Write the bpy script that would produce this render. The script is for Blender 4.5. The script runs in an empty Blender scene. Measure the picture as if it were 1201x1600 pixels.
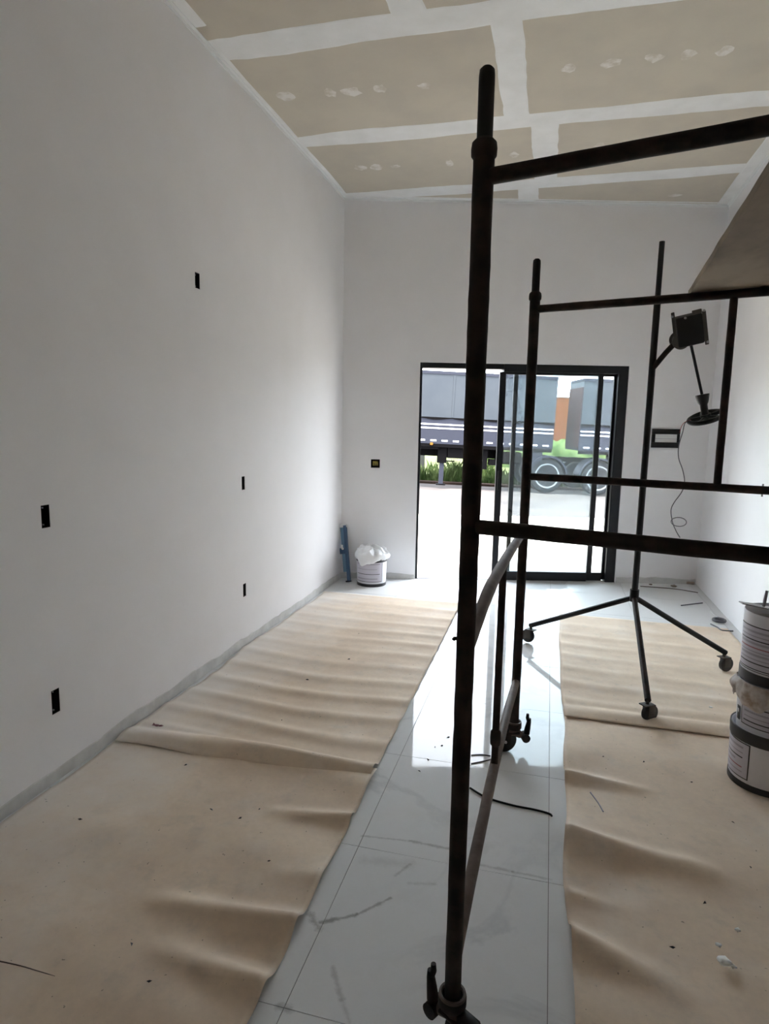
import bpy, bmesh, math, random
from mathutils import Vector, Matrix, noise
random.seed(7)
S = bpy.context.scene
COL = S.collection

# ------------------------------------------------------------------ camera
CAM = Vector((2.0538, 0.0, 1.6))
YAW, PITCH, ROLL, FPX = 0.2531, -0.1373, 0.0188, 990.07
fwd = Vector((-math.sin(YAW)*math.cos(PITCH), math.cos(YAW)*math.cos(PITCH), math.sin(PITCH)))
r0 = Vector((math.cos(YAW), math.sin(YAW), 0)); u0 = r0.cross(fwd)
right = math.cos(ROLL)*r0 + math.sin(ROLL)*u0
up = -math.sin(ROLL)*r0 + math.cos(ROLL)*u0
cd = bpy.data.cameras.new('camera'); cam = bpy.data.objects.new('camera', cd); COL.objects.link(cam)
cam.matrix_world = Matrix(((right.x, up.x, -fwd.x, CAM.x), (right.y, up.y, -fwd.y, CAM.y), (right.z, up.z, -fwd.z, CAM.z), (0, 0, 0, 1)))
cd.sensor_fit = 'VERTICAL'; cd.sensor_height = 32.0; cd.lens = FPX*32.0/1600.0
cd.clip_start = 0.02; cd.clip_end = 500
S.camera = cam

# ------------------------------------------------------------------ sky, sun, exposure
wd = bpy.data.worlds.new('overcast_sky'); S.world = wd; wd.use_nodes = True
bg = wd.node_tree.nodes['Background']; bg.inputs[0].default_value = (0.85, 0.915, 1.0, 1); bg.inputs[1].default_value = 6.0
sd = bpy.data.lights.new('sun_offscreen', 'SUN'); sd.energy = 9.0; sd.angle = math.radians(20); sd.color = (1, 0.95, 0.86)
so = bpy.data.objects.new('sun_offscreen', sd); COL.objects.link(so)
so.rotation_euler = Vector((0.35, 0.50, -1.0)).to_track_quat('-Z', 'Y').to_euler()
S.view_settings.view_transform = 'Standard'; S.view_settings.look = 'None'
S.view_settings.gamma = 1.0; S.view_settings.use_curve_mapping = False
S.view_settings.exposure = 1.5
S.cycles.diffuse_bounces = 12; S.cycles.max_bounces = 18; S.cycles.transparent_max_bounces = 12
S.cycles.caustics_reflective = False; S.cycles.caustics_refractive = False

# ------------------------------------------------------------------ room numbers (metres)
D, SK, W, HC, REAR = 6.1643, 0.2621, 3.6046, 3.7693, -3.2
ANG = math.atan(SK); NN = math.hypot(1, SK)
E1 = Vector((1, SK, 0))/NN; E2 = Vector((-SK, 1, 0))/NN       # along the door wall / out through it
def WP(s, t, z): return Vector((0, D, 0)) + E1*s + E2*t + Vector((0, 0, z))
def FL(x, y, z=0.0):                                            # point at height z seen at that spot of the floor plan sketch
    v = fwd+right*((x-600.5)/FPX)-up*((y-800)/FPX); return CAM+v*((z-CAM.z)/v.z)
SW = W*NN                                                      # door wall length

# ------------------------------------------------------------------ materials
def mat(name, col, rough=0.6, metal=0.0, build=None, spec=0.5):
    m = bpy.data.materials.new(name); m.use_nodes = True
    nt = m.node_tree; b = nt.nodes['Principled BSDF']
    b.inputs['Base Color'].default_value = (*col, 1); b.inputs['Roughness'].default_value = rough
    b.inputs['Metallic'].default_value = metal; b.inputs['Specular IOR Level'].default_value = spec
    if build: build(nt, b)
    return m
def N(nt, t, **kw):
    n = nt.nodes.new(t)
    for k, v in kw.items():
        if k.startswith('i_'): n.inputs[k[2:].replace('_', ' ')].default_value = v
        else: setattr(n, k, v)
    return n
def world_pos(nt): return N(nt, 'ShaderNodeNewGeometry').outputs['Position']
def nz(nt, vec, scale, detail=4, rough=0.55, dist=0.0):
    n = N(nt, 'ShaderNodeTexNoise'); n.inputs['Scale'].default_value = scale; n.inputs['Detail'].default_value = detail
    n.inputs['Roughness'].default_value = rough; n.inputs['Distortion'].default_value = dist
    nt.links.new(vec, n.inputs['Vector']); return n.outputs['Fac']
def ramp(nt, fac, a, b, ca=(0, 0, 0), cb=(1, 1, 1)):
    n = N(nt, 'ShaderNodeValToRGB'); e = n.color_ramp.elements
    e[0].position = a; e[1].position = b; e[0].color = (*ca, 1); e[1].color = (*cb, 1)
    nt.links.new(fac, n.inputs['Fac']); return n.outputs['Color']
def mix(nt, fac, a, b):
    n = N(nt, 'ShaderNodeMix', data_type='RGBA')
    for k, v in ((0, fac), (6, a), (7, b)):
        if isinstance(v, (int, float)): n.inputs[k].default_value = v
        elif isinstance(v, tuple): n.inputs[k].default_value = (*v, 1)
        else: nt.links.new(v, n.inputs[k])
    return n.outputs[2]
def mth(nt, op, a, b=None, c=None):
    n = N(nt, 'ShaderNodeMath', operation=op)
    for i, v in enumerate((a, b, c)):
        if v is None: continue
        if isinstance(v, (int, float)): n.inputs[i].default_value = v
        else: nt.links.new(v, n.inputs[i])
    return n.outputs[0]
def scaled(nt, vec, sc):
    n = N(nt, 'ShaderNodeMapping'); n.inputs['Scale'].default_value = sc; nt.links.new(vec, n.inputs['Vector']); return n.outputs[0]
def bump(nt, b, h, s=0.3, d=0.01):
    n = N(nt, 'ShaderNodeBump'); n.inputs['Strength'].default_value = s; n.inputs['Distance'].default_value = d
    nt.links.new(h, n.inputs['Height']); nt.links.new(n.outputs[0], b.inputs['Normal'])
def two_tone(a, b, scale, lo=0.4, hi=0.65, bs=0.0, bd=0.005, stretch=None):
    def f(nt, bs_):
        v = world_pos(nt)
        if stretch: v = scaled(nt, v, stretch)
        n = nz(nt, v, scale, 5)
        nt.links.new(mix(nt, ramp(nt, n, lo, hi), a, b), bs_.inputs['Base Color'])
        if bs: bump(nt, bs_, n, bs, bd)
    return f
M = {}
M['wall'] = mat('wall_paint', (.8, .79, .77), .7, build=two_tone((.845, .84, .85), (.82, .815, .82), 3, .35, .7, .08, .002))
M['grey_mortar'] = mat('grey_mortar', (.6, .6, .58), .85, build=two_tone((.66, .66, .64), (.54, .54, .525), 9, .35, .65, .3, .004))
M['board'] = mat('plasterboard_paper', (.5, .45, .38), .85, build=two_tone((.60, .55, .46), (.55, .505, .43), 2.5))
M['compound'] = mat('joint_compound', (.8, .81, .81), .8, build=two_tone((.86, .87, .87), (.79, .80, .79), 6, .35, .7, .15, .003))
M['thin_compound'] = mat('thin_skim', (.66, .64, .60), .8, build=two_tone((.78, .75, .71), (.60, .55, .47), 16, .40, .62))
M['white_trim'] = mat('white_profile', (.82, .84, .84), .5)
M['black_alu'] = mat('black_aluminium', (.007, .008, .011), .4, spec=.3)
def rustf(nt, b):
    v = world_pos(nt)
    base = mix(nt, ramp(nt, nz(nt, v, 18, 5), .42, .7), (.006, .0045, .004), (.022, .013, .010))
    wear = mth(nt, 'MULTIPLY', mth(nt, 'SUBTRACT', nz(nt, v, 9, 5, .65), .42), 1.8)
    wc_ = N(nt, 'ShaderNodeClamp'); nt.links.new(wear, wc_.inputs[0]); wc_.inputs[2].default_value = .8
    nt.links.new(mix(nt, wc_.outputs[0], base, (.052, .030, .023)), b.inputs['Base Color'])
    bump(nt, b, nz(nt, v, 40, 5), .45, .003)
M['rust'] = mat('rusty_black_steel', (.02, .012, .01), .65, .0, rustf, spec=.25)
M['rust_light'] = mat('worn_brown_steel', (.09, .06, .045), .6, .0, two_tone((.075, .05, .038), (.14, .10, .08), 16, .4, .7, .3, .003))
M['black_steel'] = mat('black_steel', (.008, .008, .009), .55, spec=.25)
M['dark_plastic'] = mat('dark_plastic', (.008, .008, .008), .5, spec=.25)
M['rubber'] = mat('black_rubber', (.015, .015, .016), .7)
M['tyre'] = mat('tyre_rubber', (.010, .0105, .012), .8, spec=.05)
M['pl_white'] = mat('white_plastic', (.72, .72, .76), .4)
M['print_black'] = mat('black_print', (.012, .012, .014), .4)
M['print_grey'] = mat('grey_print', (.36, .34, .40), .45)
M['print_red'] = mat('red_print', (.30, .10, .12), .45)
M['pale_plate'] = mat('pale_plate', (.72, .73, .72), .5)
M['galv'] = mat('grey_metal', (.35, .35, .36), .4, .6)
M['dull_steel'] = mat('dull_dirty_steel', (.06, .052, .045), .6, .0, spec=.3)
M['blue'] = mat('blue_paint', (.03, .08, .16), .45)
M['blue_light'] = mat('pale_blue_paint', (.12, .24, .36), .4)
M['wood'] = mat('weathered_board', (.2, .15, .1), .85, build=two_tone((.27, .215, .155), (.15, .115, .08), 5, .38, .66, .5, .006, (1, .45, 1)))
M['rag'] = mat('dirty_plastic_rag', (.5, .42, .34), .7, build=two_tone((.62, .58, .55), (.34, .26, .19), 22, .38, .66))
M['putty'] = mat('grey_putty', (.42, .42, .40), .8, build=two_tone((.46, .46, .44), (.24, .23, .21), 14))
M['yellow'] = mat('yellow_plastic', (.35, .30, .06), .5)
M['wire_grey'] = mat('grey_wire', (.10, .10, .11), .5)
M['wire_red'] = mat('red_wire', (.3, .03, .05), .5)
def bagf(nt, b):
    b.inputs['Transmission Weight'].default_value = .15; b.inputs['Roughness'].default_value = .35
M['bag'] = mat('clear_plastic_bag', (.92, .93, .94), .35, build=bagf)
def glassf(nt, b):
    out = [n for n in nt.nodes if n.type == 'OUTPUT_MATERIAL'][0]
    tr = N(nt, 'ShaderNodeBsdfTransparent'); tr.inputs[0].default_value = (.90, .94, .95, 1)
    gl = N(nt, 'ShaderNodeBsdfGlossy'); gl.inputs['Roughness'].default_value = .01
    fr = N(nt, 'ShaderNodeFresnel'); fr.inputs[0].default_value = 1.5
    m1 = N(nt, 'ShaderNodeMixShader'); nt.links.new(fr.outputs[0], m1.inputs[0]); nt.links.new(tr.outputs[0], m1.inputs[1]); nt.links.new(gl.outputs[0], m1.inputs[2])
    tl = N(nt, 'ShaderNodeBsdfTranslucent'); tl.inputs[0].default_value = (.8, .84, .85, 1)      # film of plaster dust
    m2 = N(nt, 'ShaderNodeMixShader')
    f = ramp(nt, nz(nt, world_pos(nt), 2.2, 5), .35, .75, (.004, .004, .004), (.013, .013, .013))
    nt.links.new(f, m2.inputs[0]); nt.links.new(m1.outputs[0], m2.inputs[1]); nt.links.new(tl.outputs[0], m2.inputs[2])
    nt.links.new(m2.outputs[0], out.inputs[0])
M['glass'] = mat('dusty_glass', (1, 1, 1), .05, build=glassf)
def kraftf(nt, b):
    v = world_pos(nt); sx = N(nt, 'ShaderNodeSeparateXYZ'); nt.links.new(v, sx.inputs[0])
    blot = nz(nt, v, 3.2, 6, .6)
    base = mix(nt, ramp(nt, blot, .35, .7), (.77, .635, .49), (.67, .54, .415))
    fib = nz(nt, scaled(nt, v, (40, 40, 40)), 1.0, 3)
    base = mix(nt, ramp(nt, fib, .35, .7, (0, 0, 0), (.18, .18, .18)), base, (.52, .43, .34))
    sm = nz(nt, v, 7.0, 7, .7)
    base = mix(nt, ramp(nt, sm, .54, .72, (0, 0, 0), (.38, .38, .38)), base, (.44, .40, .34))
    # plaster dust swept against the long wall and trodden in patches
    n2 = nz(nt, v, 2.4, 6, .65)
    wall_side = mth(nt, 'MULTIPLY', mth(nt, 'SUBTRACT', .75, sx.outputs[0]), 1.1)
    near = mth(nt, 'MAXIMUM', wall_side, 0.0)
    d = mth(nt, 'ADD', mth(nt, 'MULTIPLY', near, 1.0), mth(nt, 'MULTIPLY', mth(nt, 'SUBTRACT', n2, .52), 1.6))
    dc = N(nt, 'ShaderNodeClamp'); nt.links.new(d, dc.inputs[0]); dc.inputs[2].default_value = .85
    base = mix(nt, dc.outputs[0], base, (.81, .77, .72))
    sp = ramp(nt, nz(nt, v, 55, 2), .73, .76)
    base = mix(nt, mth(nt, 'MULTIPLY', sp, .6), base, (.10, .08, .06))
    nt.links.new(base, b.inputs['Base Color'])
    bump(nt, b, nz(nt, v, 9, 5), .25, .006)
M['kraft'] = mat('kraft_paper', (.6, .48, .36), .75, build=kraftf, spec=.25)
def tilef(nt, b):
    v = world_pos(nt); sx = N(nt, 'ShaderNodeSeparateXYZ'); nt.links.new(v, sx.inputs[0])
    warp = nz(nt, v, 1.3, 6, .6, .6)
    vein = mth(nt, 'ABSOLUTE', mth(nt, 'SUBTRACT', warp, .5))
    vm = ramp(nt, vein, 0.0, .035, (.45, .45, .45), (0, 0, 0))
    vm = mth(nt, 'MULTIPLY', vm, ramp(nt, nz(nt, v, .9, 2), .42, .62))
    base = mix(nt, vm, (.75, .765, .775), (.48, .50, .52))
    dust = ramp(nt, nz(nt, v, 4.0, 8, .7), .48, .75)
    base = mix(nt, mth(nt, 'MULTIPLY', dust, .35), base, (.64, .64, .63))
    # trodden black scuffs, each a short stroke on the floor
    for (x0, y0, x1, y1, w, op) in SCUFFS:
        L2 = (x1-x0)**2+(y1-y0)**2
        px = mth(nt, 'SUBTRACT', sx.outputs[0], x0); py = mth(nt, 'SUBTRACT', sx.outputs[1], y0)
        t = mth(nt, 'ADD', mth(nt, 'MULTIPLY', px, (x1-x0)/L2), mth(nt, 'MULTIPLY', py, (y1-y0)/L2))
        tc = N(nt, 'ShaderNodeClamp'); nt.links.new(t, tc.inputs[0])
        dx = mth(nt, 'SUBTRACT', px, mth(nt, 'MULTIPLY', tc.outputs[0], x1-x0)); dy = mth(nt, 'SUBTRACT', py, mth(nt, 'MULTIPLY', tc.outputs[0], y1-y0))
        dd = mth(nt, 'SQRT', mth(nt, 'ADD', mth(nt, 'MULTIPLY', dx, dx), mth(nt, 'MULTIPLY', dy, dy)))
        dd = mth(nt, 'ADD', dd, mth(nt, 'MULTIPLY', mth(nt, 'SUBTRACT', nz(nt, v, 26, 5, .7), .5), w*3.2))
        base = mix(nt, ramp(nt, dd, w*.1, w, (op, op, op), (0, 0, 0)), base, (.13, .13, .13))
    nt.links.new(base, b.inputs['Base Color'])
    # white plaster dust everywhere but on the swept strip to the door
    side = mth(nt, 'MAXIMUM', mth(nt, 'SUBTRACT', 1.30, sx.outputs[0]), mth(nt, 'SUBTRACT', sx.outputs[0], 2.24))
    dm = N(nt, 'ShaderNodeClamp'); nt.links.new(mth(nt, 'ADD', mth(nt, 'MULTIPLY', side, 5.0), mth(nt, 'MULTIPLY', mth(nt, 'SUBTRACT', nz(nt, v, 5, 6, .65), .5), 1.4)), dm.inputs[0]); dm.inputs[2].default_value = .92
    base = mix(nt, dm.outputs[0], base, (.68, .68, .67))
    nt.links.new(base, b.inputs['Base Color'])
    rg = mix(nt, dm.outputs[0], ramp(nt, nz(nt, v, 5.0, 6, .7), .45, .8, (.03, .03, .03), (.10, .10, .10)), (.7, .7, .7))
    nt.links.new(rg, b.inputs['Roughness'])
SCUFFS = [(*FL(a, b).xy, *FL(c, d).xy, w, o) for a, b, c, d, w, o in ((500, 1441, 556, 1430, .012, .62), (556, 1430, 610, 1403, .008, .5), (486, 1430, 497, 1450, .018, .5), (520, 1512, 534, 1562, .011, .3), (534, 1562, 546, 1598, .010, .25),
          (566, 1306, 640, 1314, .008, .3), (640, 1314, 700, 1326, .010, .42), (745, 1350, 800, 1362, .010, .32), (800, 1362, 860, 1374, .008, .3), (618, 1368, 640, 1350, .008, .28), (436, 1572, 452, 1578, .016, .4), (570, 1345, 640, 1350, .03, .12), (640, 1380, 680, 1381, .010, .22))]
M['tile'] = mat('polished_porcelain', (.7, .72, .74), .06, build=tilef, spec=.13)
M['clod'] = mat('brown_rubble', (.30, .25, .20), .9)
M['grout'] = mat('grey_grout', (.22, .22, .22), .9)
# outside
M['concrete'] = mat('pale_concrete', (.5, .46, .4), .9, build=two_tone((.52, .47, .40), (.44, .39, .33), 1.5))
M['road'] = mat('dusty_road', (.05, .045, .044), .9, build=two_tone((.078, .067, .063), (.056, .049, .048), .8), spec=.05)
M['soil'] = mat('red_soil', (.10, .05, .035), .95, build=two_tone((.034, .021, .016), (.02, .013, .010), 3), spec=.05)
M['field'] = mat('dry_grass_field', (.10, .12, .035), .95, build=two_tone((.062, .068, .030), (.045, .056, .020), .7), spec=.05)
M['grass'] = mat('green_grass', (.035, .07, .012), .8, build=two_tone((.022, .042, .010), (.075, .100, .036), 2), spec=.1)
M['tarp'] = mat('dark_trailer_side', (.018, .02, .024), .55, build=two_tone((.0285, .0320, .0365), (.0240, .0275, .0325), 1.2), spec=.06)
M['tarp_low'] = mat('dark_lower_panel', (.0165, .0175, .0240), .6, spec=.05)
M['chassis'] = mat('black_chassis', (.0022, .0020, .0022), .8, spec=.02)
M['strip'] = mat('white_reflective_tape', (.55, .55, .6), .3)
M['amber'] = mat('amber_lens', (.10, .045, .006), .4, spec=.1)
M['red_box'] = mat('brown_trailer_front', (.028, .016, .016), .7, spec=.05)
M['rim'] = mat('silver_wheel', (.10, .105, .11), .4)
M['orange_wall'] = mat('orange_house_wall', (.085, .032, .013), .9, spec=.05)
M['roof'] = mat('clay_roof', (.09, .04, .025), .9)
M['post'] = mat('concrete_post', (.040, .043, .040), .9, spec=.05)

# ------------------------------------------------------------------ geometry helpers
def obj(name, bm, m, parent=None, smooth=False, loc=None):
    me = bpy.data.meshes.new(name); bmesh.ops.recalc_face_normals(bm, faces=bm.faces[:]); bm.to_mesh(me); bm.free()
    if smooth:
        for p in me.polygons: p.use_smooth = True
        if smooth != 'all': me.set_sharp_from_angle(angle=math.radians(40))
    me.materials.append(M[m] if isinstance(m, str) else m)
    o = bpy.data.objects.new(name, me); COL.objects.link(o)
    if parent: o.parent = parent
    if loc is not None: o.location = loc
    return o
def tag(o, label=None, cat=None, group=None, kind=None):
    for k, v in (('label', label), ('category', cat), ('group', group), ('kind', kind)):
        if v: o[k] = v
    return o
def empty(name, loc=(0, 0, 0), rz=0.0, rx=0.0, ry=0.0):
    o = bpy.data.objects.new(name, None); COL.objects.link(o); o.location = loc; o.rotation_euler = (rx, ry, rz); o.empty_display_size = .1
    return o
def box(bm, a, b, mtx=None, bev=0.0):
    a, b = Vector(a), Vector(b); vs = []
    for z in (a.z, b.z):
        for x, y in ((a.x, a.y), (b.x, a.y), (b.x, b.y), (a.x, b.y)): vs.append(bm.verts.new((mtx @ Vector((x, y, z))) if mtx else (x, y, z)))
    fs = [bm.faces.new([vs[i] for i in f]) for f in ((3, 2, 1, 0), (4, 5, 6, 7), (0, 1, 5, 4), (1, 2, 6, 5), (2, 3, 7, 6), (3, 0, 4, 7))]
    if bev: bmesh.ops.bevel(bm, geom=list({e for f in fs for e in f.edges}), offset=bev, segments=2, profile=.5, affect='EDGES')
    return fs
def B(a, b, mtx=None, bev=0.0): bm = bmesh.new(); box(bm, a, b, mtx, bev); return bm
def frame_of(d):
    d = d.normalized(); a = Vector((0, 0, 1)) if abs(d.z) < .95 else Vector((1, 0, 0))
    x = d.cross(a).normalized(); return x, d.cross(x).normalized()
def sweep(bm, pts, rad, seg=12, cap=True, rough=0.0, seed=0.0):
    pts = [Vector(p) for p in pts]; n = len(pts); rings = []
    x = None
    for i, p in enumerate(pts):
        d = (pts[min(i+1, n-1)]-pts[max(i-1, 0)]).normalized()
        if x is None: x, y = frame_of(d)
        else:
            x = (x - d*x.dot(d)).normalized(); y = d.cross(x)
        r = rad[i] if isinstance(rad, (list, tuple)) else rad
        ring = []
        for k in range(seg):
            a = 2*math.pi*k/seg; rr = r
            if rough: rr += rough*noise.noise(Vector((p.x*30+seed, p.y*30+math.cos(a), p.z*30+math.sin(a))))
            ring.append(bm.verts.new(p + (x*math.cos(a)+y*math.sin(a))*rr))
        rings.append(ring)
    for i in range(n-1):
        for k in range(seg): bm.faces.new((rings[i][k], rings[i][(k+1) % seg], rings[i+1][(k+1) % seg], rings[i+1][k]))
    if cap: bm.faces.new(rings[0]); bm.faces.new(rings[-1])
    return bm
def T(pts, rad, seg=12, **k): return sweep(bmesh.new(), pts, rad, seg, **k)
def bar(a, b, r, seg=14, n=24, rough=.0009, seed=0.0):        # rough scaffold tube
    a, b = Vector(a), Vector(b); return T([a.lerp(b, i/n) for i in range(n+1)], r, seg, rough=rough, seed=seed)
def crv(pts, per=8):
    P = [Vector(p) for p in pts]; out = []
    for i in range(len(P)-1):
        p0, p1, p2, p3 = P[max(i-1, 0)], P[i], P[i+1], P[min(i+2, len(P)-1)]
        for k in range(per):
            t = k/per; out.append(.5*((2*p1)+(p2-p0)*t+(2*p0-5*p1+4*p2-p3)*t*t+(3*p1-p0-3*p2+p3)*t**3))
    return out+[P[-1]]
def lathe(bm, prof, seg=32, mtx=None, caps=True):
    rings = []
    for r, z in prof:
        rings.append([bm.verts.new((mtx or Matrix()) @ Vector((r*math.cos(2*math.pi*k/seg), r*math.sin(2*math.pi*k/seg), z))) for k in range(seg)])
    for i in range(len(prof)-1):
        for k in range(seg): bm.faces.new((rings[i][k], rings[i][(k+1) % seg], rings[i+1][(k+1) % seg], rings[i+1][k]))
    if caps: bm.faces.new(rings[0]); bm.faces.new(rings[-1])
    return bm
def LT(prof, seg=32, mtx=None, caps=True): return lathe(bmesh.new(), prof, seg, mtx, caps)
def prism(poly, z0, z1):
    bm = bmesh.new(); lo = [bm.verts.new((x, y, z0)) for x, y in poly]; hi = [bm.verts.new((x, y, z1)) for x, y in poly]; n = len(poly)
    bm.faces.new(lo[::-1]); bm.faces.new(hi)
    for i in range(n): bm.faces.new((lo[i], lo[(i+1) % n], hi[(i+1) % n], hi[i]))
    return bm
def wall_with_holes(name, width, height, thick, holes, to_world, m='wall'):
    """inner face with rectangular openings; hole = (s0, s1, z0, z1, through)."""
    ss = sorted({0.0, width, *[h[0] for h in holes], *[h[1] for h in holes]}); zs = sorted({0.0, height, *[h[2] for h in holes], *[h[3] for h in holes]})
    bm = bmesh.new(); cache = {}
    def v(s, t, z):
        k = (round(s, 5), round(t, 5), round(z, 5))
        if k not in cache: cache[k] = bm.verts.new(to_world(s, t, z))
        return cache[k]
    def inside(sm, zm, thr): return any(h[0] < sm < h[1] and h[2] < zm < h[3] and (h[4] or not thr) for h in holes)
    for i in range(len(ss)-1):
        for j in range(len(zs)-1):
            a, b, c, d = ss[i], ss[i+1], zs[j], zs[j+1]; sm, zm = (a+b)/2, (c+d)/2
            if not inside(sm, zm, False): bm.faces.new((v(a, 0, c), v(b, 0, c), v(b, 0, d), v(a, 0, d)))
            if not inside(sm, zm, True): bm.faces.new((v(a, thick, c), v(a, thick, d), v(b, thick, d), v(b, thick, c)))
    for (a, b, c, d, thr) in holes:
        dep = thick if thr else .055
        q = [(a, c), (b, c), (b, d), (a, d)]
        for i in range(4):
            if thr and c <= 0 and i == 0: continue
            (s0, z0), (s1, z1) = q[i], q[(i+1) % 4]
            bm.faces.new((v(s0, 0, z0), v(s1, 0, z1), v(s1, dep, z1), v(s0, dep, z0)))
        if not thr: bm.faces.new([v(s, dep, z) for s, z in q])
    for s in (0, width):
        bm.faces.new((v(s, 0, 0), v(s, thick, 0), v(s, thick, height), v(s, 0, height)))
    o = obj(name, bm, m); tag(o, kind='structure'); return o

# ------------------------------------------------------------------ floor and tiles
YB = lambda x: D + SK*x                                         # inner face of the door wall
TX, TY, TS = 2.1273, 1.4322, 0.7038
floor = obj('floor', prism([(-.2, REAR-.2), (W+.2, REAR-.2), (W+.2, YB(W+.2)+.16), (-.2, YB(-.2)+.16)], -.12, -.0025), 'grout'); tag(floor, 'grey grouted floor base', kind='structure')
def clip(poly, nx, ny, c):                                      # keep nx*x+ny*y <= c
    out = []
    for i in range(len(poly)):
        p, q = poly[i], poly[(i+1) % len(poly)]; dp = nx*p[0]+ny*p[1]-c; dq = nx*q[0]+ny*q[1]-c
        if dp <= 0: out.append(p)
        if (dp < 0 < dq) or (dq < 0 < dp):
            t = dp/(dp-dq); out.append((p[0]+(q[0]-p[0])*t, p[1]+(q[1]-p[1])*t))
    return out
full = None
for i in range(-4, 4):
    for j in range(-7, 10):
        x0, y0 = TX+i*TS+.0012, TY+j*TS+.0012; x1, y1 = x0+TS-.0024, y0+TS-.0024
        poly = [(x0, y0), (x1, y0), (x1, y1), (x0, y1)]
        c = poly
        for pl in ((-1, 0, 0.0), (1, 0, W), (0, -1, -REAR), (-SK, 1, D+.15*NN)): c = clip(c, *pl)
        if len(c) < 3: continue
        ar = abs(sum(c[k][0]*c[(k+1) % len(c)][1]-c[(k+1) % len(c)][0]*c[k][1] for k in range(len(c))))/2
        if ar < .004: continue
        if ar > (TS-.0025)**2-1e-4:
            if full is None:
                t = obj('tile', prism([(0, 0), (x1-x0, 0), (x1-x0, y1-y0), (0, y1-y0)], -.0025, 0), 'tile', floor, loc=(x0, y0, 0)); full = t
            else:
                t = full.copy(); COL.objects.link(t); t.location = (x0, y0, 0); t.parent = floor
        else:
            obj('tile', prism([(p[0]-x0, p[1]-y0) for p in c], -.0025, 0), 'tile', floor, loc=(x0, y0, 0))

# ------------------------------------------------------------------ walls
LBOX = [(3.460, 2.415, .052, .090, 'high on the long white wall'), (2.210, 1.187, .048, .098, 'at switch height above a low one'),
        (4.005, 1.177, .045, .095, 'at switch height towards the door'), (4.006, .413, .045, .095, 'low on the wall towards the door'), (2.210, .362, .048, .110, 'low on the wall by the lifted paper edge')]
holes = [(y-REAR-w/2, y-REAR+w/2, z-h/2, z+h/2, False) for y, z, w, h, _ in LBOX]
wl = wall_with_holes('wall_left', D-REAR+.0, HC, .15, holes, lambda s, t, z: Vector((-t, REAR+s, z)))
wr = wall_with_holes('wall_right', YB(W)-REAR, HC, .15, [], lambda s, t, z: Vector((W+t, REAR+s, z)))
DS0, DS1, DZ = .775, 2.872, 2.224
wb = wall_with_holes('wall_back', SW, HC, .15, [(DS0, DS1, 0, DZ, True), (.296, .388, 1.158, 1.245, False)], WP)
wrr = wall_with_holes('wall_rear', W, HC, .15, [], lambda s, t, z: Vector((s, REAR-t, z)))
def socket(y, z, w, h, txt, i):
    e = empty('socket_box', (0, y, z))
    w -= .002; h -= .002
    bm = bmesh.new()
    box(bm, (-.053, -w/2, -h/2), (-.050, w/2, h/2))
    for a, b in (((-.053, -w/2, -h/2), (-.001, -w/2+.002, h/2)), ((-.053, w/2-.002, -h/2), (-.001, w/2, h/2)), ((-.053, -w/2, -h/2), (-.001, w/2, -h/2+.002)), ((-.053, -w/2, h/2-.002), (-.001, w/2, h/2))): box(bm, a, b)
    obj('housing', bm, 'dark_plastic', e)
    for s in (-1, 1):
        bm = LT([(.0035, 0), (.0035, .006), (.0015, .006)], 10, Matrix.Translation((-.018, 0, s*(h/2-.012))) @ Matrix.Rotation(math.pi/2, 4, 'Y'))
        obj('screw_lug', bm, 'galv', e)
    tag(e, 'empty black socket box sunk ' + txt, 'socket box', 'empty socket boxes in the long wall')
for i, a in enumerate(LBOX): socket(*a, i)
# switch box on the door wall
e = empty('switch_box', WP(.342, 0, 1.2015), ANG)
bm = bmesh.new()
for a, b in (((-.045, .05, -.0425), (.045, .053, .0425)), ((-.045, .001, -.0425), (-.042, .05, .0425)), ((.042, .001, -.0425), (.045, .05, .0425)), ((-.042, .001, -.0425), (.042, .05, -.0395)), ((-.042, .001, .0395), (.042, .05, .0425))): box(bm, a, b)
obj('housing', bm, 'dark_plastic', e); obj('inner_plate', B((-.028, .03, -.022), (.028, .036, .026), bev=.003), 'yellow', e)
for k in range(2): obj('wire_end', T([(-.01+.02*k, .03, 0), (-.012+.026*k, .012, -.008), (-.008+.02*k, .006, -.022)], .0018, 6), 'wire_grey', e)
tag(e, 'square black switch box with yellow insert above the plastic-topped bucket', 'switch box')
# panel box by the door
e = empty('wall_box', WP(3.283, 0, 1.5125), ANG)
bm = bmesh.new()
for a, b in (((-.142, -.018, .042), (.142, -.0005, .095)), ((-.142, -.018, -.095), (.142, -.0005, -.040)), ((-.142, -.018, -.040), (-.107, -.0005, .042)), ((.114, -.018, -.040), (.142, -.0005, .042))): box(bm, a, b, bev=.004)
obj('frame', bm, 'dark_plastic', e, True); obj('cover_plate', B((-.107, -.010, -.040), (.114, -.0005, .042)), 'pale_plate', e)
obj('cover_seam', B((-.106, -.0115, -.006), (.113, -.0095, -.002)), 'print_grey', e)
tag(e, 'black framed wall box with a pale cover beside the sliding door', 'wall box')
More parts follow.
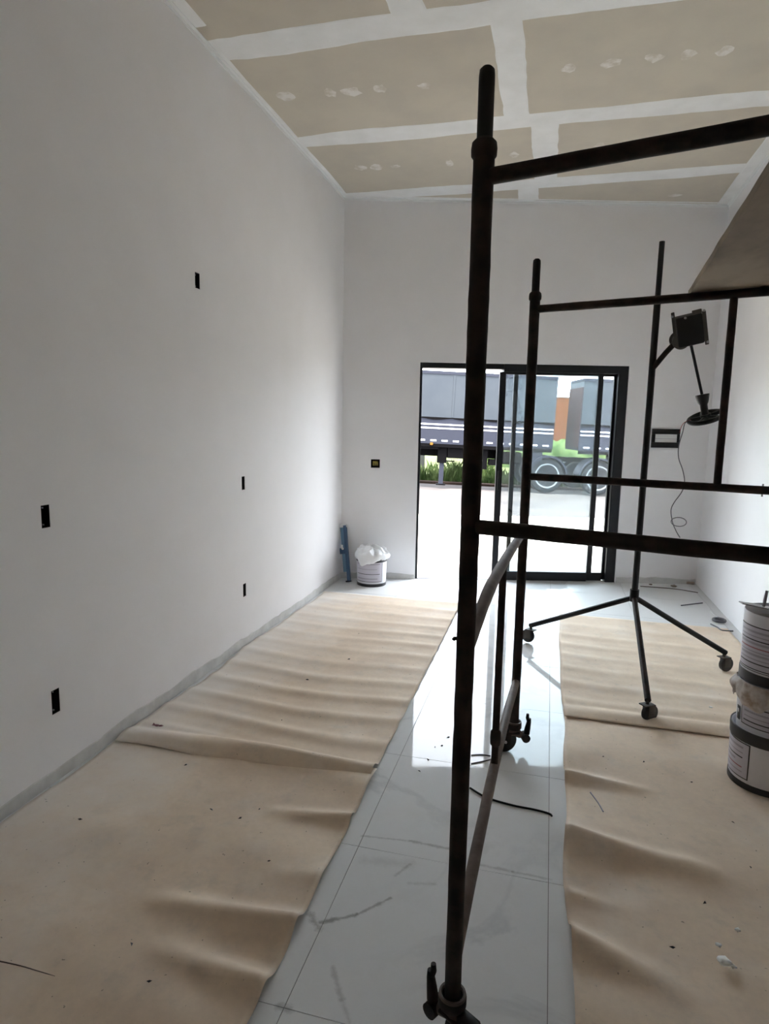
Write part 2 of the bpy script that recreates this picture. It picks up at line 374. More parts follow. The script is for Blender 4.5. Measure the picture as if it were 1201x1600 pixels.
# unpainted mortar band where the skirting will go
def rough_band(name, pts_top, to3, thick=.004, n=70):
    bm = bmesh.new(); L = pts_top; rows = []
    for i in range(n+1):
        s = L*i/n; h = .062+.03*noise.noise(Vector((s*2.1, 3.1, 0)))+.012*noise.noise(Vector((s*11, 1.7, 5)))
        rows.append([bm.verts.new(to3(s, 0, 0)), bm.verts.new(to3(s, 0, h)), bm.verts.new(to3(s, thick, h-.004)), bm.verts.new(to3(s, thick+.003, 0))])
    for i in range(n):
        for k in range(4): bm.faces.new((rows[i][k], rows[i][(k+1) % 4], rows[i+1][(k+1) % 4], rows[i+1][k]))
    bm.faces.new(rows[0]); bm.faces.new(rows[-1])
    return tag(obj(name, bm, 'grey_mortar'), kind='structure')
rough_band('baseboard_left', D-REAR, lambda s, t, z: Vector((t, REAR+s, z)), n=160)
rough_band('baseboard_back', DS0-.01, lambda s, t, z: WP(s, -t, z), n=16)
o = rough_band('baseboard_back', SW-DS1-.02, lambda s, t, z: WP(DS1+.01+s, -t, z), n=14)

# ------------------------------------------------------------------ ceiling: boards, taped joints, filled screws
ceil = obj('ceiling', prism([(-.15, REAR-.15), (W+.15, REAR-.15), (W+.15, YB(W+.15)+.15), (-.15, YB(-.15)+.15)], HC+.0125, HC+.12), 'grey_mortar'); tag(ceil, kind='structure')
ROWS = [REAR, -1.23, 0.0, 1.23, 2.46, 3.69, 4.955, 6.18, 8.0]; JX = [1.2, 2.4, 1.5, 2.2, 1.2, 1.70, 1.885, 1.73]
for k in range(len(ROWS)-1):
    for a, b in ((0, JX[k]), (JX[k], W)):
        pl = [(a+.002, ROWS[k]+.002), (b-.002, ROWS[k]+.002), (b-.002, ROWS[k+1]-.002), (a+.002, ROWS[k+1]-.002)]
        pl = clip(pl, -SK, 1, D)
        if len(pl) > 2: obj('drywall_panel', prism(pl, HC, HC+.0125), 'board', ceil)
def band(p, q, w, seed, n=26, ends=(1, 1), z=0.0016, amp=.35):
    p, q = Vector((*p, 0)), Vector((*q, 0)); d = (q-p).normalized(); sd_ = Vector((-d.y, d.x, 0)); bm = bmesh.new(); rows = []
    for i in range(n+1):
        c = p.lerp(q, i/n); s = (q-p).length*i/n
        wa = w/2*(1+amp*noise.noise(Vector((s*1.3, seed, 0)))+.10*noise.noise(Vector((s*9, seed, 2)))); wb_ = w/2*(1+amp*noise.noise(Vector((s*1.3, seed+9, 0)))+.10*noise.noise(Vector((s*9, seed+5, 2))))
        rows.append([bm.verts.new((*(c+sd_*wa).xy, HC-.0001)), bm.verts.new((*(c+sd_*(wa-.012)).xy, HC-z)), bm.verts.new((*(c-sd_*(wb_-.012)).xy, HC-z)), bm.verts.new((*(c-sd_*wb_).xy, HC-.0001))])
    for i in range(n):
        for k in range(3): bm.faces.new((rows[i][k], rows[i][k+1], rows[i+1][k+1], rows[i+1][k]))
    obj('joint_band', bm, 'compound', ceil)
for k, y in enumerate(ROWS[1:-1]): band((.004, y), (W-.004, y+.01), .21, k*3.3, 44)
for k in range(len(JX)):
    y1 = min(ROWS[k+1]-.08, YB(JX[k])-.01)
    band((JX[k], ROWS[k]+.08), (JX[k], y1), .19, 40+k*2.7, 20, z=.0022)
band((.045, REAR), (.045, 3.46), .088, 71, 40, amp=.05, z=.0027); band((.03, 3.63), (.03, D-.02), .045, 75, 60, amp=.6, z=.0031)
band((W-.06, REAR), (W-.06, YB(W)-.03), .12, 78, 60, amp=.2, z=.0029)
band((.02, D-.02), (W-.02, YB(W)-.05), .03, 83, 60, amp=.5, z=.0034)
PATCH = [(0.217, 4.274), (0.516, 4.289), (0.662, 4.305), (0.857, 4.311), (1.14, 4.345), (0.353, 5.516), (0.496, 5.532), (0.654, 5.551), (1.114, 5.58), (2.046, 4.334), (2.283, 4.33), (2.525, 4.322), (2.707, 4.33), (2.904, 4.348), (1.647, 5.525), (3.046, 6.733), (.4, 3.05), (2.6, 3.05), (2.3, 5.5), (2.6, 5.52)]
for i, (x, y) in enumerate(PATCH):
    bm = bmesh.new(); n = 12; r = random.Random(i)
    rx, ry = .035+.03*r.random(), .035+.03*r.random(); a = [(x+rx*(.7+.6*r.random())*math.cos(2*math.pi*k/n), y+ry*(.7+.6*r.random())*math.sin(2*math.pi*k/n)) for k in range(n)]
    vs = [bm.verts.new((*p, HC-.0001)) for p in a]; ws = [bm.verts.new((x+(p[0]-x)*.7, y+(p[1]-y)*.7, HC-.0009)) for p in a]
    for k in range(n): bm.faces.new((vs[k], vs[(k+1) % n], ws[(k+1) % n], ws[k]))
    bm.faces.new(ws); obj('screw_patch', bm, 'thin_compound', ceil)
def ltrim(name, a, b, inward):
    a, b, inward = Vector(a), Vector(b), Vector(inward); bm = bmesh.new()
    prof = [(0, 0), (.022, 0), (.022, -.004), (.005, -.006), (.004, -.026), (0, -.026)]
    A = [bm.verts.new(a+inward*p+Vector((0, 0, q-.0005))) for p, q in prof]; Bv = [bm.verts.new(b+inward*p+Vector((0, 0, q-.0005))) for p, q in prof]; n = len(prof)
    for i in range(n): bm.faces.new((A[i], A[(i+1) % n], Bv[(i+1) % n], Bv[i]))
    bm.faces.new(A); bm.faces.new(Bv); tag(obj(name, bm, 'white_trim'), kind='structure')
ltrim('trim_1', (.0005, REAR, HC-.0025), (.0005, D, HC-.0025), (1, 0, 0))
ltrim('trim_2', (W-.0005, REAR, HC-.0025), (W-.0005, YB(W), HC-.0025), (-1, 0, 0))
ltrim('trim_3', WP(0, -.0005, HC-.0025), WP(SW, -.0005, HC-.0025), -E2)

# ------------------------------------------------------------------ sliding door
dr = empty('door_1', WP(0, 0, 0), ANG); tag(dr, 'black aluminium sliding glass door standing half open to the street', kind='structure')
def dpart(name, a, b, parent=dr, m='black_alu', bev=.002): return obj(name, B(a, b, bev=bev), m, parent)
dpart('jamb', (DS0, .02, 0), (DS0+.026, .14, DZ)); dpart('jamb', (DS1-.098, .015, 0), (DS1, .14, DZ))
dpart('head_rail', (DS0+.026, .02, DZ-.052), (1.62, .14, DZ)); dpart('head_rail', (1.62, .015, DZ-.076), (DS1-.098, .14, DZ))
dpart('threshold', (DS0+.026, .03, 0), (1.60, .12, .008), m='galv', bev=.001)
def leaf(s0, s1, t, wl, wr_, hb):
    lf = dpart('door_leaf', (s0, t, .012), (s0+wl, t+.032, DZ-.076))
    dpart('stile', (s1-wr_, t, .012), (s1, t+.032, DZ-.076), lf); dpart('bottom_rail', (s0+wl, t, .0), (s1-wr_, t+.032, hb), lf); dpart('top_rail', (s0+wl, t, DZ-.10), (s1-wr_, t+.032, DZ-.076), lf)
    dpart('glass_pane', (s0+wl, t+.012, hb), (s1-wr_, t+.018, DZ-.10), lf, 'glass', 0)
    return lf
la = leaf(1.583, 2.632, .035, .064, .052, .092); leaf(1.735, DS1-.098, .078, .045, .02, .085)
obj('pull_handle', B((1.602, .022, .95), (1.626, .0355, 1.15), bev=.004), 'black_alu', la)

# ------------------------------------------------------------------ paper on the floor
def paper(name, x0, x1, y0, y1, seed, label, amp, wl, curl_y0=0.0, nx=64, lift=0.0, slack_right=0.0, slack_left=0.0, far_fade=0.0, folds=()):
    bm = bmesh.new(); ny = int((y1-y0)/.016); rows = []
    for j in range(ny+1):
        v = j/ny; row = []
        for i in range(nx+1):
            u = i/nx; x = x0+(x1-x0)*u; y = y0+(y1-y0)*v
            x += (.005*noise.noise(Vector((y*1.1, seed, 1))) if u > .5 else .03*noise.noise(Vector((y*1.6, seed+3, 1))))*abs(u-.5)*2
            if curl_y0: y += .012*noise.noise(Vector((x*2.2, seed, 8)))*(1-v)
            yw = y+.06*noise.noise(Vector((x*1.3, y*.7, seed)))+.05*(u-.5)
            k = .5+.5*math.sin(2*math.pi*yw/wl+2.2*noise.noise(Vector((x*.8, y*.9, seed+5))))
            k = k**2.2
            gate = .35+.65*max(0, noise.noise(Vector((x*.9+seed, y*1.4, 2)))+.35)
            edge = .5+slack_right*u**3+slack_left*(1-u)**3
            z = amp*k*gate*edge+.004*max(0, noise.noise(Vector((x*4, y*4, seed))))
            z *= (1-far_fade*v)
            for (fa, fb, fh, fw) in folds:
                ab = fb-fa; tt = max(0, min(1, ((x-fa.x)*ab.x+(y-fa.y)*ab.y)/ab.length_squared)); dq = math.hypot(x-fa.x-ab.x*tt, y-fa.y-ab.y*tt)
                z += fh*(.25+.75*tt)*math.exp(-(dq/fw)**2)
            if curl_y0:
                q = max(0, 1-(y-y0)/.17); z += curl_y0*math.sin(math.pi*min(1, q))**1.0*(.55+.45*math.sin(math.pi*u)) 
            row.append(bm.verts.new((x, y, .0028+lift+z)))
        rows.append(row)
    for j in range(ny):
        for i in range(nx): bm.faces.new((rows[j][i], rows[j][i+1], rows[j+1][i+1], rows[j+1][i]))
    r = bmesh.ops.extrude_face_region(bm, geom=bm.faces[:])
    for v_ in [g for g in r['geom'] if isinstance(g, bmesh.types.BMVert)]: v_.co.z -= .0016
    o = obj(name, bm, 'kraft', smooth='all'); tag(o, label, 'floor paper'); return o
def fold(*a): return [(FL(p, q), FL(r, t), h, w) for p, q, r, t, h, w in a]
paper('floor_paper', .022, 1.355, -1.6, 2.66, 1.0, 'flat stretch of brown paper by the long wall, tucked under the rippled one', .022, .62, slack_right=1.1, folds=fold((250, 1410, 455, 1452, .050, .045), (255, 1490, 400, 1548, .046, .045), (430, 1270, 552, 1284, .032, .035), (40, 1330, 180, 1300, .012, .08), (180, 1480, 60, 1420, .012, .09), (430, 1370, 500, 1375, .012, .04)))
paper('floor_paper', .03, 1.345, 2.545, 5.56, 4.0, 'rippled brown paper sheet by the long wall, its rolled edge lapping another sheet', .030, .24, curl_y0=.042, lift=.004, far_fade=.45, slack_right=.4)
paper('floor_paper', 2.195, 3.52, -1.6, 3.60, 9.0, 'brown paper sheet under the bucket stack, with soft folds along the tiles', .020, .75, slack_left=1.3, folds=fold((1100, 1368, 888, 1316, .052, .05), (1040, 1545, 893, 1476, .056, .055), (1000, 1236, 885, 1214, .034, .035), (1201, 1400, 1080, 1366, .014, .08), (960, 1420, 890, 1400, .014, .03)))
paper('floor_paper', 2.195, 3.52, 3.49, 5.52, 13.0, 'brown paper sheet under the tripod lift, dusty in patches', .020, .26, curl_y0=.024, lift=.004, far_fade=.3, slack_left=.3)

# ------------------------------------------------------------------ scaffold tower
NP, FP = Vector((1.8835, 1.4503, 0)), Vector((1.951, 3.0414, 0))
DN = Vector((math.cos(-.257), math.sin(-.257), 0)); DF = Vector((math.cos(-.278), math.sin(-.278), 0)); FW = 1.5
Z = lambda z: Vector((0, 0, z))
sc_ = empty('scaffold_tower', NP.lerp(FP, .5)+DN*.75); sc_.location.z = 0
def sp(name, bm, m='rust', parent=None, smooth=True):
    o = obj(name, bm, m, parent or sc_, smooth)
    if not parent: o.matrix_parent_inverse = Matrix.Translation(-sc_.location)
    return o
def pole(P, seed):
    n = 60; za, zb = .125, 2.185
    o = sp('pole', T([P+Z(za+(zb-za)*i/n) for i in range(n+1)], [.0212+.0018*i/n for i in range(n+1)], 16, rough=.0011, seed=seed))
    zs = [(.0225, 2.165), (.0275, 2.172), (.0282, 2.185), (.0265, 2.198), (.0185, 2.206)]
    c = obj('coupling_ring', LT(zs, 20, Matrix.Translation(P)), 'rust', o, True)
    s = obj('spigot', T([P+Z(2.19+.02*i) for i in range(8)]+[P+Z(2.3415), P+Z(2.3475)], [.0172]*8+[.0160, .010], 16), 'black_steel', o, True)
    for c_ in (c, s): c_.matrix_parent_inverse = Matrix()
    for z_, a in ((1.36, 1.2), (1.10, 3.3)):
        d = Vector((math.cos(a), math.sin(a), 0)); q = obj('lock_pin', T([P+Z(z_)+d*.02, P+Z(z_)+d*.027, P+Z(z_-.004)+d*.029], .005, 8), 'rust', o, True)
    return o
def caster(P, rz, seed):
    """collar, offset fork, wheel and brake lever under one post."""
    m = Matrix.Translation(P) @ Matrix.Rotation(rz, 4, 'Z')
    cst = sp('caster', LT([(.0245, .150), (.0245, .128), (.033, .120), (.0365, .126), (.0365, .148), (.034, .155), (.0295, .156), (.0265, .151)], 28, m, caps=False), 'rust')
    def sub(name, bm, mt): return obj(name, bm, mt, cst, True)
    sub('collar_lip', LT([(.0262, .152), (.0292, .1575), (.0345, .1572), (.0360, .150), (.0345, .1545), (.0295, .1550)], 28, m, caps=False), 'rust_light')
    sub('yoke', T([m @ Vector(p) for p in ((-.036, 0, .082), (-.012, 0, .098), (.014, 0, .104), (.030, 0, .100))], [.017, .022, .026, .020], 14), 'rust_light')
    bm = bmesh.new(); box(bm, (-.024, -.027, .098), (.072, .027, .107), m, .002)
    for s in (-1, 1): box(bm, (.020, s*.027-.002, .048), (.072, s*.027+.002, .100), m, .001)
    sub('fork', bm, 'rust')
    wm = m @ Matrix.Translation((.048, 0, .062)) @ Matrix.Rotation(math.pi/2, 4, 'X')
    sub('wheel', LT([(.012, -.019), (.048, -.019), (.058, -.015), (.062, -.006), (.062, .006), (.058, .015), (.048, .019), (.012, .019)], 28, wm), 'rubber')
    sub('axle', LT([(.007, -.034), (.007, .034)], 10, wm), 'galv')
    sub('lever_boss', LT([(.006, -.024), (.021, -.024), (.021, .024), (.006, .024)], 16, m @ Matrix.Translation((-.058, 0, .072)) @ Matrix.Rotation(math.pi/2, 4, 'X')), 'rust')
    pts = [m @ Vector(p) for p in ((-.030, 0, .085), (-.052, 0, .074), (-.066, 0, .092), (-.070, 0, .120), (-.075, 0, .150), (-.076, 0, .168))]
    sub('brake_lever', T(pts, [.010, .015, .016, .014, .011, .009], 10), 'rust')
    sub('lever_tip', T([m @ Vector(p) for p in ((-.073, 0, .150), (-.066, 0, .172), (-.067, 0, .192))], [.008, .0085, .007], 10), 'rust')
    return cst
for P, Dr, seed in ((NP, DN, 1), (FP, DF, 20)):
    pole(P, seed); pole(P+Dr*FW, seed+7)
    for z, r in ((2.129, .0172), (1.3712, .0168)):
        sp('rail', bar(P+Z(z)+Dr*.018, P+Z(z)+Dr*(FW-.018), r, seed=seed+z))
    sp('strut', bar(P+Z(1.386)+Dr*.795, P+Z(2.114)+Dr*.795, .0150, seed=seed))
    o = sp('rail_pin', T([P+Z(1.346)+Dr*.955, P+Z(1.396)+Dr*.955], .0035, 8), 'galv')
caster(NP, -.55, 1); caster(FP, math.pi+.35, 2); caster(NP+DN*FW, .4, 3); caster(FP+DF*FW, 2.6, 4)
for A, C_ in ((NP, FP), (NP+DN*FW, FP+DF*FW)):
    d = (C_-A).normalized()
    for zz, rr_ in (((1.072, 1.122, 1.128, 1.122, 1.108), .0180), ((.250, .320, .372, .385, .362), .0182)):      # slightly bowed tubes
        pts = crv([A.lerp(C_, .012+.976*k/4)+Z(z_) for k, z_ in enumerate(zz)], 8)
        sp('side_bar', T(pts, rr_, 14, rough=.0009, seed=zz[0]), 'rust_light')
    mid = A.lerp(C_, .475)
    s = sp('side_strut', bar(mid+Z(.380), mid+Z(1.118), .0130, seed=8))
    obj('clamp', LT([(.0135, -.03), (.0185, -.024), (.0195, 0), (.0185, .024), (.0135, .03)], 14, Matrix.Translation(mid+Z(.48))), 'rust', s, True)
tag(sc_, 'rusty dark tube scaffold tower on caster wheels straddling the bare tile strip', 'scaffold')

# platform board lying on the two top rails
a, b = Vector((2.572, 2.955)), Vector((2.43, 1.02)); dy = (a-b).normalized(); dxv = Vector((dy.y, -dy.x)); wid = .72
bm = bmesh.new(); n = 40
def zb(t): return 2.1485+.006*math.sin(math.pi*t)
rows = []
for i in range(n+1):
    t = i/n; c = b.lerp(a, t); off = .004*noise.noise(Vector((t*9, 2, 1)))
    rows.append([bm.verts.new((*(c-dxv*0+dxv*off), 2.1475)), bm.verts.new((*(c+dxv*wid), 2.1475)), bm.verts.new((*(c+dxv*wid), 2.1725)), bm.verts.new((*(c+dxv*off), 2.1725))])
for i in range(n):
    for k in range(4): bm.faces.new((rows[i][k], rows[i][(k+1) % 4], rows[i+1][(k+1) % 4], rows[i+1][k]))
bm.faces.new(rows[0]); bm.faces.new(rows[-1])
tag(obj('platform_board', bm, 'wood'), 'weathered brown board laid across the top rails of the scaffold', 'board')

# ------------------------------------------------------------------ tripod board lift
MB_ = Vector((2.635, 4.36, 0)); lift = empty('drywall_lift', MB_)
def lp(name, bm, m='black_steel', parent=None, smooth=True):
    o = obj(name, bm, m, parent or lift, smooth)
    if not parent: o.matrix_parent_inverse = Matrix.Translation(-lift.location)
    return o
TOP = Vector((2.648, 4.36, 2.74)); JT = Vector((2.640, 4.36, .503))
MT = lambda z: JT.lerp(TOP, (z-JT.z)/(TOP.z-JT.z))
lp('mast', T([JT, MT(1.0), MT(1.6), MT(2.40), MT(2.41)], [.0205, .0205, .0205, .0205, .017], 14)); lp('inner_mast', T([MT(2.39), TOP], .0165, 14))
lp('leg_socket', T([JT-Z(.03), JT+Z(.05)], .029, 14))
CASTER = [Vector((1.984, 4.69, 0)), Vector((2.640, 3.56, 0)), Vector((3.245, 4.50, 0))]
for i, c in enumerate(CASTER):
    tip = c+Z(.135); d = (Vector((c.x, c.y, 0))-Vector((JT.x, JT.y, 0))).normalized(); pd = Vector((-d.y, d.x, 0))
    lp('leg', T([JT+d*.015+Z(-.01), JT.lerp(tip, .5), tip+d*.01], .0175, 12), 'black_steel' if i != 1 else 'rust')
    mm = Matrix.Translation(c+d*.0) @ Matrix(((d.x, pd.x, 0, 0), (d.y, pd.y, 0, 0), (0, 0, 1, 0), (0, 0, 0, 1)))
    ang = (0, 2.2, .3)[i]; mm = mm @ Matrix.Rotation(ang, 4, 'Z')
    bm = bmesh.new(); box(bm, (-.035, -.026, .104), (.035, .026, .110), mm, .001)
    for s in (-1, 1): box(bm, (-.008, s*.022-.0015, .040), (.040, s*.022+.0015, .106), mm, .0005)
    cst = lp('caster', bm, 'dull_steel')
    obj('stem', LT([(.010, .108), (.010, .140)], 10, mm), 'dull_steel', cst, True)
    wm = mm @ Matrix.Translation((.022, 0, .056)) @ Matrix.Rotation(math.pi/2, 4, 'X')
    obj('wheel', LT([(.010, -.016), (.040, -.017), (.048, -.012), (.0505, 0), (.048, .012), (.040, .017), (.010, .016)], 24, wm), 'rubber', cst, True)
# winch arm, housing, crank shaft and handwheel
YA = 4.30
PX = lambda x, y: (lambda v: CAM+v*((YA-CAM.y)/v.y))(fwd+right*((x-600.5)/FPX)-up*((y-800)/FPX))
lp('arm', T([MT(1.975), PX(1040, 551), PX(1062, 528)], .0165, 12), 'rust')
hm = Matrix.Translation(PX(1074, 515)) @ Matrix.Rotation(math.radians(-13), 4, 'Y') @ Matrix.Rotation(math.radians(14), 4, 'X')
wx = lp('winch_housing', B((-.072, -.06, -.092), (.078, .05, .088), hm, .012), 'black_steel')
for a_, b_ in (((-.094, -.064, -.02), (-.074, -.056, .128)), ((.074, -.064, -.105), (.096, -.056, .095)), ((.020, -.064, .086), (.074, -.056, .112))):
    obj('mounting_lug', B(a_, b_, hm, .004), 'dull_steel', wx)
for xx, zz in ((-.09, .105), (.085, .098), (.088, -.088), (-.02, .080)): obj('bolt', LT([(.007, 0), (.007, .010)], 8, hm @ Matrix.Translation((xx, -.062, zz)) @ Matrix.Rotation(math.pi/2, 4, 'X')), 'galv', wx)
obj('cable_drum', LT([(.02, -.05), (.050, -.05), (.050, -.042), (.035, -.04), (.035, .04), (.050, .042), (.050, .05), (.02, .05)], 24, hm @ Matrix.Translation((-.052, 0, -.052)) @ Matrix.Rotation(math.pi/2, 4, 'X')), 'dull_steel', wx, True)
lp('crank_shaft', T([PX(1079, 538), PX(1097.5, 622)], .0085, 10))
hd = (PX(1101, 648)-PX(1096.5, 616)).normalized(); ax, ay = frame_of(hd)
hubm = Matrix.Translation(PX(1096.5, 616)) @ Matrix(((ax.x, ay.x, hd.x, 0), (ay.y*0+ax.y, ay.y, hd.y, 0), (ax.z, ay.z, hd.z, 0), (0, 0, 0, 1)))
lp('hub', LT([(.010, 0), (.041, .002), (.040, .012), (.030, .050), (.022, .066), (.021, .130), (.024, .150)], 20, hubm), 'dark_plastic')
wc = PX(1102.5, 652); nrm = Vector((-.36, -.29, 1)).normalized(); ex = Vector((1, 0, .36)).normalized(); ex = (ex-nrm*ex.dot(nrm)).normalized(); ey = nrm.cross(ex)
R_ = .097; ring = [wc+(ex*math.cos(a)+ey*math.sin(a))*R_ for a in [2*math.pi*k/40 for k in range(41)]]
hw = lp('handwheel', T(ring, .014, 10, cap=False), 'dark_plastic')
for k in range(5):
    a = 2*math.pi*k/5+.3; obj('spoke', T([wc, wc+(ex*math.cos(a)+ey*math.sin(a))*R_], .014, 8), 'dark_plastic', hw, True)
obj('wheel_boss', T([wc-nrm*.018, wc+nrm*.022], .030, 16), 'dark_plastic', hw, True)
tag(lift, 'black board lift on three splayed caster legs with crank handwheel', 'board lift')
# loose wire hanging from the handwheel
wpx = [(1079, 657), (1070, 661), (1066, 676), (1060, 697), (1060, 716), (1066, 734), (1069, 752), (1065, 768), (1053, 785), (1048, 797), (1050, 815), (1056, 830), (1062, 840)]
wi = empty('hanging_wire', PX(1079, 657)); 
def wp(name, bm, m): o = obj(name, bm, m, wi, True); o.matrix_parent_inverse = Matrix.Translation(-wi.location); return o
wp('grey_strand', T(crv([PX(*q) for q in wpx]), .0030, 6), 'wire_grey')
wp('red_strand', T(crv([PX(1079, 656), PX(1073, 658), PX(1067, 662), PX(1063, 670), PX(1062, 676)]), .0022, 6), 'wire_red')
lc = PX(1060, 815.5); wp('loop', T([lc+Vector((.045*math.cos(a), .01*math.sin(a), .027*math.sin(a))) for a in [2*math.pi*k/28 for k in range(29)]], .0026, 6, cap=False), 'wire_grey')
tag(wi, 'thin grey wire dangling in a loose loop below the handwheel', 'wire')

# ------------------------------------------------------------------ buckets
def ring_band(r0, z0, r1, z1, a0, a1, th=.0012, n=24, mtx=None):
    """printed patch hugging the bucket side between angles a0..a1"""
    bm = bmesh.new(); rows = []
    for i in range(n+1):
        a = a0+(a1-a0)*i/n; c, s = math.cos(a), math.sin(a)
        rows.append([bm.verts.new((r*c, r*s, z)) for r, z in ((r0, z0), (r0+th, z0), (r1+th, z1), (r1, z1))])
    for i in range(n):
        for k in range(4): bm.faces.new((rows[i][k], rows[i][(k+1) % 4], rows[i+1][(k+1) % 4], rows[i+1][k]))
    bm.faces.new(rows[0]); bm.faces.new(rows[-1]); return bm
def bucket(name, loc, r0, r1, h, label, group=None, base=True, rim=True, rz=0.0, lab=(2.6, 4.2), lz=(.06, .26), lines=6, tilt=0, lid=False):
    e = empty(name, loc, rz); tag(e, label, 'bucket', group)
    rr = lambda z: r0+(r1-r0)*z/h
    obj('shell', LT([(r0-.006, .002), (r0, 0), (r1, h-.002), (r1-.003, h), (r1-.006, h-.004), (r0-.005, .006)], 48), 'pl_white', e, True)
    if base: obj('base_band', LT([(r0+.0005, .001), (r0+.0035, .001), (rr(.03)+.0035, .03), (rr(.03)+.0005, .03)], 48, caps=False), 'print_black', e, True)
    if rim: obj('rim_band', LT([(rr(h-.055)+.0005, h-.055), (rr(h-.055)+.005, h-.053), (r1+.006, h-.012), (r1+.005, h+.001), (r1-.001, h+.001)], 48, caps=False), 'print_black', e, True)
    if lid: obj('lid', LT([(r1-.0008, h-.012), (r1+.001, h), (r1-.008, h+.006), (r1-.02, h+.003)], 48), 'print_black', e, True)
    a0, a1 = lab; z0, z1 = lz; f = .004
    bm = bmesh.new()
    lb = obj('label', ring_band(rr(z0)+.0004, z0, rr(z1)+.0004, z1, a0, a1), 'print_black', e, True)
    obj('label_field', ring_band(rr(z0)+.0018, z0+f*1.2, rr(z1)+.0018, z1-f*1.2, a0+.03, a1-.03, .0006), 'pale_label', lb, True)
    rd = random.Random(int(loc[0]*100+loc[2]*50))
    for k in range(lines):
        zz = z1-.03-(z1-z0-.05)*k/max(1, lines-1)*.95; b0 = a0+.10+.05*rd.random(); b1 = a1-.10-(.5*rd.random() if k % 2 else .1)
        obj('print_line', ring_band(rr(zz)+.0026, zz, rr(zz)+.0026, zz+(.010 if k % 3 == 0 else .005), b0, b1, .0003), ('print_red', 'print_grey', 'print_black')[(k*2+1) % 3] if k % 2 == 0 else 'print_grey', lb, True)
    return e
M['pale_label'] = mat('pale_label', (.58, .56, .63), .45)
BC = (3.088, 3.085)
BZ = .0055
b1_ = bucket('paint_bucket', (*BC, BZ), .150, .156, .27, 'white paint bucket with framed label, lowest of the stack of three', 'stacked paint buckets', lab=(2.3, 3.95), lz=(.045, .212), lines=6)
b2_ = bucket('paint_bucket', (*BC, BZ+.27-.11), 0.133, .1475, .325, 'white paint bucket wrapped in dirty plastic, middle of the stack of three', 'stacked paint buckets', base=False, rim=False, lab=(3.45, 5.2), lz=(.130, .225), lines=3)
obj('emblem', ring_band(.1425, .135, .1455, .20, 3.22, 3.38, .001), 'print_black', b2_, True); obj('emblem', ring_band(.1432, .165, .1450, .185, 3.26, 3.34, .0016), 'pl_white', b2_, True)
b3z = BZ+.27-.11+.325+.004
b3_ = bucket('paint_bucket', (*BC, b3z), .1425, .149, .315, 'white paint bucket with lined label and putty inside, topmost of the stack of three', 'stacked paint buckets', rim=False, lab=(3.0, 5.2), lz=(.065, .26), lines=9)
obj('base_ring', LT([(.1430, .001), (.147, .001), (.1475, .048), (.1435, .048)], 48, caps=False), 'print_black', b3_, True)
obj('print_rule', ring_band(.1442, .057, .1442, .060, 2.2, 5.4, .0012), 'print_black', b3_, True)
bm = bmesh.new(); n = 40; rr_ = []
for j in range(10):
    r = .1425*(1-j/9.5); rr_.append([bm.verts.new((r*math.cos(2*math.pi*k/n), r*math.sin(2*math.pi*k/n), .262+.03*(1-r/.1425)+.016*noise.noise(Vector((r*20*math.cos(2*math.pi*k/n), r*20*math.sin(2*math.pi*k/n), 3))))) for k in range(n)])
for j in range(9):
    for k in range(n): bm.faces.new((rr_[j][k], rr_[j][(k+1) % n], rr_[j+1][(k+1) % n], rr_[j+1][k]))
bm.faces.new(rr_[-1]); bmesh.ops.solidify(bm, geom=bm.faces[:], thickness=.004)
obj('putty_fill', bm, 'putty', b3_, True)
# dirty plastic wrapped round the middle bucket
bm = bmesh.new(); n = 96; rows = []
for i in range(n):
    a = 2*math.pi*i/n; col = []
    for j in range(9):
        t = j/8; f = noise.noise(Vector((math.cos(a)*3, math.sin(a)*3, t*2)))+.7*noise.noise(Vector((math.cos(a)*9, math.sin(a)*9, t*3+4)))
        r = .1475+.003+.010*t+.022*max(0, math.sin(math.pi*min(1, t*1.1)))*(.6+.7*f)+.003*math.sin(a*23)
        r = max(r, .1505)
        zz = .327-.105*t*(.85+.35*noise.noise(Vector((math.cos(a)*2.5, math.sin(a)*2.5, 9))))
        col.append(bm.verts.new((r*math.cos(a), r*math.sin(a), zz)))
    rows.append(col)
for i in range(n):
    for j in range(8): bm.faces.new((rows[i][j], rows[(i+1) % n][j], rows[(i+1) % n][j+1], rows[i][j+1]))
rg = obj('plastic_wrap', bm, 'rag', smooth='all'); rg.location = (*BC, BZ+.27-.11)
rg.modifiers.new('solid', 'SOLIDIFY').thickness = .0012
tag(rg, 'crumpled dirty plastic sheet wrapped round the middle of the bucket stack', 'plastic sheet')
# scraper resting across the top bucket
e = empty('putty_knife', (BC[0], BC[1], b3z+.315)); 
def kp(name, bm, m): o = obj(name, bm, m, e, True); return o
km = Matrix.Translation((-.02, -.02, .012)) @ Matrix.Rotation(math.radians(190), 4, 'Z') @ Matrix.Rotation(math.radians(-9), 4, 'Y')
bm = bmesh.new(); vs = [(-.16, -.035), (.10, -.028), (.17, -.018), (.17, .018), (.10, .028), (-.16, .035)]
lo = [bm.verts.new(km @ Vector((x, y, -.002))) for x, y in vs]; hi = [bm.verts.new(km @ Vector((x, y, .003))) for x, y in vs]
bm.faces.new(lo); bm.faces.new(hi)
for i in range(6): bm.faces.new((lo[i], lo[(i+1) % 6], hi[(i+1) % 6], hi[i]))
kp('blade', bm, 'galv')
kp('handle', T([km @ Vector((.07, 0, .003)), km @ Vector((.072, .0, .03)), km @ Vector((.074, 0, .075))], [.006, .007, .006], 10), 'print_grey')
tag(e, 'grey metal scraper lying across the mouth of the top bucket', 'scraper')

